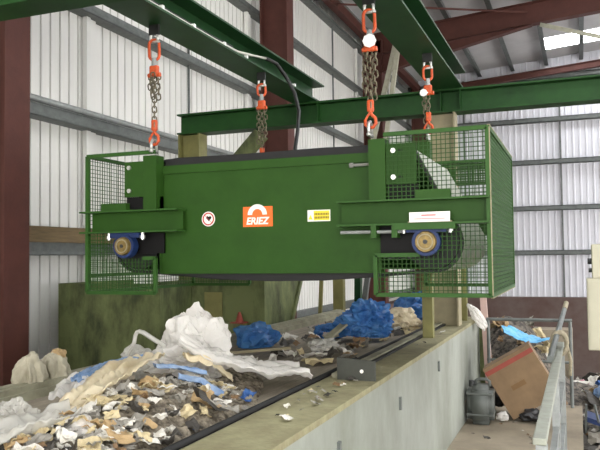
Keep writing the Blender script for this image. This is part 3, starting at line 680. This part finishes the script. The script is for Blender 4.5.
tag(bxp(MB().box(W, W+0.002, 0.16, 0.25, Hh-0.2, Hh-0.165), 'hand_hole', 'sticker_black'), 'dark hand hole')
bxp(MB().box(0.15, 0.30, -0.002, 0, 0.24, 0.29), 'printed_mark', 'cardboard_in')

# ---- crumpled shapes
def crumple_mesh(name, m, size, seed, sub=4, amp=0.35, freq=1.6, flatbot=True, smooth=False, vf=0, crisp=0.0):
    """crumpled sheet skin: creased flat facets over a lumpy body"""
    rnd = random.Random(seed*17+3); planes = []
    for i in range(70 if not vf else 0):
        d = Vector((rnd.gauss(0, 1), rnd.gauss(0, 1), rnd.gauss(0, 1))).normalized(); planes.append((d, rnd.uniform(0.78, 1.12)))
    bm = bmesh.new(); bmesh.ops.create_icosphere(bm, subdivisions=sub, radius=1)
    off = Vector((seed*3.7, seed*1.3, -seed*2.1))
    for v in bm.verts:
        p = v.co.copy(); r = 1.1
        q = (p+0.22*Vector((noise.noise(p*3+off), noise.noise(p*3-off), noise.noise(p*3+off*0.5)))).normalized()
        for d, k in planes:
            c = d.dot(q)
            if c > 0.05: r = min(r, k/c)
        if crisp:
            c = noise.voronoi(p*freq*2.6+off)[0]; r *= 1+crisp*(c[1]-c[0]-0.25)
        n1 = noise.noise(p*freq*0.8+off)
        n2 = 1-abs(noise.noise(p*freq*1.6+off*2))*2
        n3 = noise.noise(p*freq*7+off)
        v.co = p*r*(0.78+amp*(0.8*n1+0.45*n2+0.08*n3))
        if vf:
            a = math.atan2(p.y, p.x); k = 1+vf*(math.sin(a*7+2*n1)+0.6*math.sin(a*15+4*n1+p.z))*(1-p.z*p.z*0.8); v.co.x *= k; v.co.y *= k
        if flatbot and v.co.z < -0.45: v.co.z = -0.45+(v.co.z+0.45)*0.12
        v.co = Vector((v.co.x*size[0], v.co.y*size[1], v.co.z*size[2]))
    me = bpy.data.meshes.new(name); bm.to_mesh(me); bm.free(); me.materials.append(MATS[m])
    if smooth:
        for p in me.polygons: p.use_smooth = True
    return me
def crumple(name, m, loc, size, seed, lab, cat, group=None, rz=0, parent=None, **k):
    o = link(name, crumple_mesh(name, m, size, seed, **k), parent); o.location = loc; o.rotation_euler.z = rz
    if parent is None: tag(o, lab, cat, group)
    return o
def film(name, m, pts, widths, seed, lab, cat, folds=7, amp=0.05, nu=60, nv=36, group=None, hump=0.0, th=True):
    """pleated plastic film along a poly path; widths at each path point"""
    pts = [Vector(p) for p in pts]; n = len(pts)-1; V = []; F = []
    for i in range(nu+1):
        s = i/nu*n; k = min(int(s), n-1); f = s-k
        f2 = f*f*(3-2*f); p = pts[k].lerp(pts[k+1], f2*0.5+f*0.5); wd = widths[k]*(1-f)+widths[k+1]*f
        d = (pts[k+1]-pts[k]); d.z = 0; d.normalize(); side = Vector((d.y, -d.x, 0))
        for j in range(nv+1):
            u = j/nv*2-1
            edge = 1+0.18*noise.noise(Vector((s*1.7, u*0.5+seed, seed)))
            q = p+side*(u*wd/2*edge)
            pl = math.sin(u*folds*math.pi*0.5+2.2*noise.noise(Vector((s*0.9, u*1.5, seed*1.7))))
            z = amp*(0.55*pl+0.9*noise.noise(Vector((q.x*9, q.y*9, seed)))+0.5*(1-2*abs(noise.noise(Vector((q.x*22, q.y*22, seed*2))))))
            q = q+Vector((0, 0, z+hump*(1-u*u)))
            V.append(q)
    for i in range(nu):
        for j in range(nv):
            a = i*(nv+1)+j; F.append((a, a+1, a+nv+2, a+nv+1))
    me = bpy.data.meshes.new(name); me.from_pydata([tuple(v) for v in V], [], F); me.update(); me.materials.append(MATS[m])
    o = link(name, me); md = o.modifiers.new('thickness', 'SOLIDIFY'); md.thickness = 0.004
    for p in me.polygons: p.use_smooth = True
    return tag(o, lab, cat, group)

# ------------------------------------------------------------------ waste on the belt
def heap_h(x, y):
    h = 0.15*math.exp(-((x+1.85)/0.33)**2-((y-2.55)/0.75)**2) + 0.16*math.exp(-((x+2.25)/0.38)**2-((y-3.7)/0.55)**2)+0.05*math.exp(-((x+1.75)/0.25)**2-((y-2.9)/0.5)**2)
    h += 0.03*math.exp(-((x+2.1)/0.5)**2-((y-6.8)/1.4)**2)
    return BZ+0.01+h*max(0, min(1, (BX1+0.03-x)/0.12, (x-BX0)/0.1))
def inheap(x, y): return heap_h(x, y)-BZ-0.01
V = []; F = []; NX, NY = 60, 260
for j in range(NY+1):
    for i in range(NX+1):
        x = BX0+0.03+(BX1-BX0-0.06)*i/NX; y = 1.2+7.2*j/NY
        h = inheap(x, y)
        V.append((x, y, heap_h(x, y)-0.012+ (0.035*noise.noise(Vector((x*16, y*16, 3)))+0.02*noise.noise(Vector((x*40, y*40, 9))) if h > 0.034 else -0.06)))
for j in range(NY):
    for i in range(NX):
        a = j*(NX+1)+i; q = (a, a+1, a+NX+2, a+NX+1)
        if any(inheap(V[k][0], V[k][1]) > 0.034 for k in q): F.append(q)
me = bpy.data.meshes.new('mixed_waste'); me.from_pydata(V, [], F); me.update(); me.materials.append(MATS['waste_mix'])
bm = bmesh.new(); bm.from_mesh(me); bmesh.ops.delete(bm, geom=[v for v in bm.verts if not v.link_faces], context='VERTS'); bm.to_mesh(me); bm.free()
o = link('mixed_waste', me); tag(o, 'fine mixed grey waste lying under the scraps on the conveyor belt', 'waste', kind='stuff')

SC = {'white': ((226, 222, 212), 'paper_scrap'), 'grey': ((150, 146, 136), 'paper_scrap'), 'dark': ((64, 60, 54), 'rag_scrap'), 'cream': ((206, 190, 150), 'paper_scrap'), 'brown': ((130, 102, 70), 'cardboard_scrap'),
      'tan': ((180, 152, 108), 'cardboard_scrap'), 'blue': ((58, 104, 170), 'plastic_scrap'), 'orange': ((196, 92, 52), 'plastic_scrap'), 'black': ((34, 33, 32), 'rag_scrap'), 'pink': ((210, 150, 160), 'plastic_scrap')}
for k, (c, nm) in SC.items(): mat('scrap_'+k, c, 0.6, var=0.18, scale=25)
def scrap_mesh(k, seed, sz=1.0):
    rnd = random.Random(seed); n = 5; V = []; F = []; ax = rnd.uniform(0.5, 1.0); ay = rnd.uniform(0.35, 0.9)
    for j in range(n+1):
        for i in range(n+1):
            u, v = i/n*2-1, j/n*2-1
            e = 1+0.25*noise.noise(Vector((u*1.5, v*1.5, seed*1.3)))
            z = 0.55*noise.noise(Vector((u*1.1, v*1.1, seed*0.7+5)))+0.28*(1-2*abs(noise.noise(Vector((u*2.4, v*2.4, seed)))))
            V.append((u*ax*e*sz, v*ay*e*sz, z*sz*0.8))
    for j in range(n):
        for i in range(n):
            a = j*(n+1)+i; F.append((a, a+1, a+n+2, a+n+1))
    N = len(V); V += [(x, y, z-0.05*sz) for (x, y, z) in V]; F += [(a[3]+N, a[2]+N, a[1]+N, a[0]+N) for a in F]
    ring = [i for i in range(n)]+[n+(n+1)*j for j in range(n)]+[(n+1)*n+n-i for i in range(n)]+[(n+1)*(n-j) for j in range(n)]
    for i in range(len(ring)):
        a, b = ring[i], ring[(i+1) % len(ring)]; F.append((a, a+N, b+N, b))
    me = bpy.data.meshes.new(SC[k][1]); me.from_pydata(V, [], F); me.update(); me.materials.append(MATS['scrap_'+k]); return me
SM = {k: [scrap_mesh(k, i*7+hash_) for i in range(3)] for hash_, k in enumerate(SC)}
words = {'paper_scrap': 'crumpled {} paper scrap', 'rag_scrap': 'twisted {} rag scrap', 'cardboard_scrap': 'torn {} cardboard scrap', 'plastic_scrap': 'torn {} plastic scrap'}
def scrap(k, x, y, z, s, where, grp, tilt=0.6):
    nm = SC[k][1]; o = link(nm, random.choice(SM[k])); o.location = (x, y, z); o.scale = (s, s*random.uniform(0.7, 1.3), s)
    o.rotation_euler = (random.uniform(-tilt, tilt), random.uniform(-tilt, tilt), random.uniform(0, 6.28))
    tag(o, (words[nm].format(k)+' '+where), 'scrap', words[nm].format(k).replace('crumpled ', '')+'s '+grp)
pal = ['white']*9+['grey']*9+['cream']*7+['dark']*4+['brown']*2+['tan']*2+['blue']*1+['black']*1
for i in range(290):
    x = random.gauss(-1.80, 0.2); y = 2.0+1.45*random.random()**1.35
    lim = -1.50
    if not (BX0+0.1 < x < lim): x = random.uniform(-2.1, lim)
    s = random.uniform(0.02, 0.052) if i > 40 else random.uniform(0.05, 0.075)
    scrap(random.choice(pal), x, y, heap_h(x, y)+random.uniform(0.01, 0.04), s, 'in the near waste heap on the belt', 'in the near waste heap')
pal2 = ['grey']*8+['dark']*3+['brown']*4+['cream']*4+['white']*3+['tan']*2+['black']*1
for i in range(105):
    x = random.uniform(-2.6, -1.52); y = random.uniform(4.8, 8.4)
    scrap(random.choice(pal2), x, y, heap_h(x, y)+random.uniform(0.01, 0.035), random.uniform(0.035, 0.10), 'on the belt beneath and beyond the magnet', 'on the belt beneath the magnet')
for i in range(28):
    y = random.uniform(2.9, 4.3) if i < 24 else random.uniform(5.2, 8.2); x = random.uniform(-1.355, -1.2)
    scrap(random.choice(pal2+['tan', 'cream']), x, y, 0.945, random.uniform(0.012, 0.03), 'lying on the dusty casing ledge', 'on the casing ledge', 0.3)

# plastic bags and films
crumple('plastic_bag', 'film_white', (-2.28, 3.98, 1.08), (0.24, 0.25, 0.30), 3, 'big crumpled translucent white plastic bag at the top of the heap', 'plastic bag', sub=5, amp=0.40, crisp=0.11)
crumple('plastic_bag', 'film_white', (-2.16, 3.72, 1.03), (0.27, 0.30, 0.16), 8, 'white plastic bag spread below the big crumpled bag', 'plastic bag', sub=5, amp=0.38, crisp=0.12)
crumple('plastic_bag', 'film_clear', (-2.50, 3.72, 1.03), (0.13, 0.12, 0.11), 12, 'small clear plastic bag tucked beside the big white bag', 'plastic bag', sub=4, amp=0.45)
film('plastic_film', 'film_white', [(-2.15, 3.62, 1.18), (-1.96, 3.72, 1.07), (-1.76, 3.85, 1.01), (-1.53, 4.0, 0.975)], [0.30, 0.50, 0.58, 0.42], 4.2, 'white plastic film streaming from the heap towards the steel plate', 'plastic film', folds=9, amp=0.028)
film('plastic_film', 'film_cream', [(-1.93, 2.34, 1.03), (-1.96, 2.55, 1.10), (-2.03, 2.85, 1.13), (-2.15, 3.3, 1.13)], [0.12, 0.17, 0.2, 0.2], 1.4, 'long cream plastic film stretched across the near heap', 'plastic film', folds=5, amp=0.026)
film('plastic_film', 'film_white', [(-2.12, 2.6, 1.04), (-2.2, 2.8, 1.08), (-2.3, 3.05, 1.08)], [0.16, 0.22, 0.12], 2.6, 'white plastic sheet under the pale blue strip', 'plastic film', folds=5, amp=0.024)
film('plastic_film', 'film_blue_pale', [(-2.17, 2.72, 1.095), (-2.21, 2.9, 1.115), (-2.24, 3.1, 1.12), (-2.17, 3.3, 1.13)], [0.045, 0.07, 0.06, 0.05], 5.1, 'pale blue plastic strip lying over the white sheet', 'plastic film', folds=3, amp=0.014)
film('plastic_film', 'film_blue_pale', [(-1.88, 3.15, 1.06), (-1.78, 3.2, 1.03), (-1.68, 3.25, 0.97)], [0.06, 0.07, 0.05], 6.3, 'pale blue plastic strip at the lower edge of the scrap heap', 'plastic film', folds=3, amp=0.02)
film('plastic_film', 'film_blue_pale', [(-2.05, 3.2, 1.10), (-1.98, 3.3, 1.09), (-1.86, 3.4, 1.04)], [0.05, 0.06, 0.05], 7.7, 'pale blue plastic strip below the white bag', 'plastic film', folds=3, amp=0.015)
film('plastic_film', 'film_cream', [(-2.02, 3.45, 1.12), (-1.92, 3.55, 1.08), (-1.82, 3.62, 0.98)], [0.12, 0.16, 0.1], 9.3, 'yellowed plastic film hanging from the white bag', 'plastic film', folds=4, amp=0.025)
crumple('plastic_bag', 'film_clear', (-2.12, 2.28, 1.0), (0.13, 0.14, 0.12), 21, 'clear plastic bag bulging at the near end of the heap', 'plastic bag', sub=5, amp=0.42, crisp=0.14)
film('plastic_film', 'film_clear', [(-2.02, 1.95, 1.0), (-1.96, 2.15, 1.03), (-1.88, 2.35, 1.05)], [0.26, 0.22, 0.12], 11.1, 'clear plastic film in front of the bulging clear bag', 'plastic film', folds=5, amp=0.035)
crumple('plastic_bag', 'film_white', (-1.80, 2.26, 1.0), (0.10, 0.09, 0.06), 25, 'small bright white plastic bag among the scraps', 'plastic bag', sub=4, amp=0.4)
tag(MB().tube([(-2.36-0.11*math.cos(a)+0.03*math.sin(3*a), 3.57-0.02*math.cos(a), 1.07+0.15*math.sin(a)+0.012*math.sin(5*a)) for a in [math.pi*k/18 for k in range(19)]], 0.024, 8, flat=0.5).build('plastic_loop', 'film_clear', None, True), 'curled clear plastic loop beside the big white bag', 'plastic strip')
crumple('plastic_bag', 'film_blue', (-2.58, 5.6, 0.97), (0.25, 0.22, 0.15), 31, 'dark blue plastic bag near the green chute', 'plastic bag', sub=4, amp=0.42)
crumple('plastic_bag', 'film_blue', (-1.86, 6.45, 1.03), (0.34, 0.29, 0.25), 35, 'large blue plastic bag bulging on the belt under the magnet', 'plastic bag', sub=5, amp=0.4, crisp=0.3)
crumple('plastic_bag', 'film_blue', (-2.28, 6.6, 0.92), (0.17, 0.15, 0.10), 37, 'flattened blue plastic bag beside the large blue bag', 'plastic bag', sub=4, amp=0.42)
crumple('plastic_bag', 'film_blue', (-1.78, 8.25, 1.03), (0.36, 0.28, 0.24), 41, 'blue plastic bag at the far end of the belt', 'plastic bag', sub=4, amp=0.4)
crumple('plastic_bag', 'film_blue_pale', (-1.45, 8.3, 1.02), (0.14, 0.12, 0.14), 43, 'pale blue and white plastic bag by the far posts', 'plastic bag', sub=4, amp=0.4)
crumple('plastic_bag', 'film_cream', (-1.78, 7.4, 0.98), (0.22, 0.2, 0.15), 45, 'cream white crumpled plastic bag behind the large blue bag', 'plastic bag', sub=4, amp=0.48)
crumple('plastic_bag', 'film_clear', (-1.95, 5.5, 0.93), (0.14, 0.12, 0.08), 47, 'clear plastic bag in the rubbish near the steel plate', 'plastic bag', sub=4, amp=0.48)
tag(MB().bar((-2.62, 4.85, 0.925), (-2.15, 5.3, 0.935), 0.028, 0.02).build('wooden_stick', 'sticker_yellow' if False else 'khaki_pale'), 'long pale wooden stick lying across the belt', 'stick')
t = MB().bar((-2.1, 6.05, 0.93), (-1.95, 6.35, 1.1), 0.09, 0.02).build('cardboard_strip', 'pale_rail'); tag(t, 'grey cardboard strip leaning on the large blue bag', 'cardboard')
# cloths hung on the far rail
crumple('cloth_sack', 'cloth', (-2.84, 3.18, 1.0), (0.075, 0.095, 0.15), 51, 'pale beige cloth sack slumped over the conveyor rail', 'sack', sub=5, amp=0.22, smooth=True, vf=0.16)
crumple('cloth_sack', 'cloth', (-2.85, 3.38, 1.0), (0.075, 0.12, 0.135), 53, 'pale beige cloth sack hung below the brown cardboard piece', 'sack', sub=5, amp=0.25, smooth=True, vf=0.17)
crumple('cardboard_scrap', 'scrap_tan', (-2.86, 3.43, 1.10), (0.055, 0.08, 0.045), 55, 'torn brown cardboard piece on the cloth sacks', 'cardboard', sub=3, amp=0.4)
# things at the walkway end
o = crumple('white_cloth', 'film_white', (-1.05, 8.02, 0.97), (0.07, 0.13, 0.2), 59, 'white cloth hanging over the end of the conveyor casing', 'cloth', sub=5, amp=0.3, smooth=True, flatbot=False, crisp=0.1)
o.rotation_euler = (0, math.radians(-32), 0)
tag(MB().prism([(-1.02, 0.0), (-0.93, 0.0), (-1.0, 1.17), (-1.07, 1.17)], 'y', 8.36, 8.39).build('pink_plank', 'pink_board'), 'pinkish plank leaning beside the white cloth', 'plank')
crumple('rubbish_bag', 'dark_bag', (-0.48, 7.5, 0.06), (0.17, 0.14, 0.09), 61, 'dark plastic bag squashed under the cardboard box', 'plastic bag', sub=3, amp=0.35)
crumple('paper_wad', 'film_white', (-0.76, 7.42, 0.045), (0.07, 0.06, 0.06), 63, 'white crumpled paper wad between jerrycan and box', 'paper', sub=3, amp=0.45)
crumple('rubbish_bag', 'dark_bag', (-0.86, 7.85, 0.2), (0.15, 0.2, 0.26), 65, 'dark bag standing behind the box and jerrycan', 'plastic bag', sub=3, amp=0.35)
for i in range(14):
    scrap(random.choice(pal2), random.uniform(-1.0, -0.3), random.uniform(6.6, 7.5), 0.012, random.uniform(0.012, 0.025), 'on the walkway floor', 'on the walkway floor', 0.2)

# ------------------------------------------------------------------ control box on the right
t = thing('control_cabinet', (0.3, 5.0, 0), 'cream electrical control cabinet on a post beside the handrail', 'cabinet')
MB().chamfer(0.035, 0.36, 5.0, 5.2, 1.03, 1.49, 0.006).build('lower_box', 'cabinet', t)
MB().chamfer(0.07, 0.33, 5.02, 5.18, 1.49, 1.71, 0.006).build('upper_box', 'cabinet', t)
MB().box(0.05, 0.345, 4.992, 5.0, 1.05, 1.47).build('door', 'cabinet', t)
MB().cyl((0.07, 5.1, 1.60), (0.045, 5.1, 1.60), 0.02, 10).cyl((0.07, 5.1, 1.54), (0.05, 5.1, 1.54), 0.014, 10).build('cable_gland', 'cap_dark', t)
MB().bar((0.24, 5.14, PIT), (0.24, 5.14, 1.1), 0.08, 0.08).build('post', 'galv', t)

# ------------------------------------------------------------------ waste in the pit
def pit_h(x, y):
    h = -0.85+(0.38*max(0, min(1, (x+0.2)/0.4)) )+1.75*math.exp(-((x+0.85)/0.75)**2-((y-9.8)/1.25)**2)+0.35*math.exp(-((x-0.7)/1.0)**2-((y-11)/1.6)**2)
    h += 0.25*noise.noise(Vector((x*0.8, y*0.8, 2)))
    fall = max(0, min(1, (15.5-y)/2.5, (4.5-x)/2, (y-5.6)/1.2 if x > 0 else 1))
    return PIT+(h-PIT)*fall
V = []; F = []; NX, NY = 90, 120
for j in range(NY+1):
    for i in range(NX+1):
        x = -1.28+6.0*i/NX; y = 5.6+10*j/NY
        if x < 0.0 and y < 8.47: y = 8.47+ (y-8.47)*0.001
        z = pit_h(x, y)+0.05*noise.noise(Vector((x*9, y*9, 1)))+0.03*noise.noise(Vector((x*22, y*22, 5)))
        V.append((x, y, max(z, PIT+0.001)))
for j in range(NY):
    for i in range(NX):
        a = j*(NX+1)+i; F.append((a, a+1, a+NX+2, a+NX+1))
me = bpy.data.meshes.new('waste_pile'); me.from_pydata(V, [], F); me.update(); me.materials.append(MATS['pit_mix'])
tag(link('waste_pile', me), 'big pile of mixed waste in the pit beyond the walkway', 'waste', kind='stuff')
pal3 = ['white']*7+['grey']*5+['cream']*4+['dark']*3+['brown']*3+['tan']*3+['blue']*3+['pink']*2+['orange']*2+['black']*2
for i in range(120):
    x = random.uniform(-0.15, 1.1); y = random.uniform(6.9, 14.0)
    if x < 0.05 and y < 8.5: continue
    scrap(random.choice(pal3), x, y, pit_h(x, y)+0.06, random.uniform(0.06, 0.16), 'on the waste pile right of the handrail', 'on the pit pile by the handrail', 0.8)
for i in range(70):
    x = random.uniform(-1.2, -0.2); y = random.uniform(8.75, 10.6)
    scrap(random.choice(pal2), x, y, pit_h(x, y)+0.05, random.uniform(0.05, 0.13), 'on the waste pile behind the cardboard box', 'on the pit pile behind the box', 0.8)
for i in range(10):
    x = random.uniform(0.02, 1.0); y = random.uniform(8.6, 12.5)
    crumple('plastic_bag', random.choice(['film_white', 'film_white', 'film_blue_pale', 'film_cream']), (x, y, pit_h(x, y)+0.1), (0.16, 0.14, 0.12), 70+i, 'crumpled plastic bag on the waste pile right of the handrail', 'plastic bag', 'plastic bags on the pit pile', sub=3, amp=0.4)
film('blue_sheet', 'sky_sheet', [(-0.88, 9.15, 0.77), (-0.78, 9.1, 0.72), (-0.64, 9.05, 0.65), (-0.50, 9.0, 0.62), (-0.36, 9.0, 0.66)], [0.16, 0.36, 0.42, 0.40, 0.2], 17.0, 'sky blue plastic sheet on the waste pile behind the box', 'plastic sheet', folds=2, amp=0.02)
tag(MB().box(0.0, 0.45, 9.0, 9.35, 0, 0.05).build('dark_tray', 'blue_cast'), 'dark blue broken tray tilted on the waste pile', 'tray').matrix_world = Matrix.Translation((0.0, -0.6, -0.15)) @ Matrix.Rotation(0.3, 4, 'Y')
t = tag(MB().bar((0.40, 8.2, -0.62), (0.16, 9.6, -0.3), 0.1, 0.03).build('grey_plank', 'galv_dark'), 'dark grey plank lying on the waste pile by the handrail', 'plank')
for (a, b, lab) in (((-0.02, 8.7, -0.9), (0.02, 8.3, 0.05), 'thin dark upright bar in the pit by the handrail'), ((0.28, 8.8, -0.9), (0.1, 8.3, 0.05), 'thin dark slanting bar in the pit by the handrail')):
    tag(MB().bar(a, b, 0.02, 0.02).build('thin_bar', 'galv_dark'), lab, 'bar')
tag(MB().box(-0.75, -0.15, 12.4, 12.9, PIT, 0.42).build('concrete_block', 'concrete'), 'grey concrete block behind the waste pile', 'block')
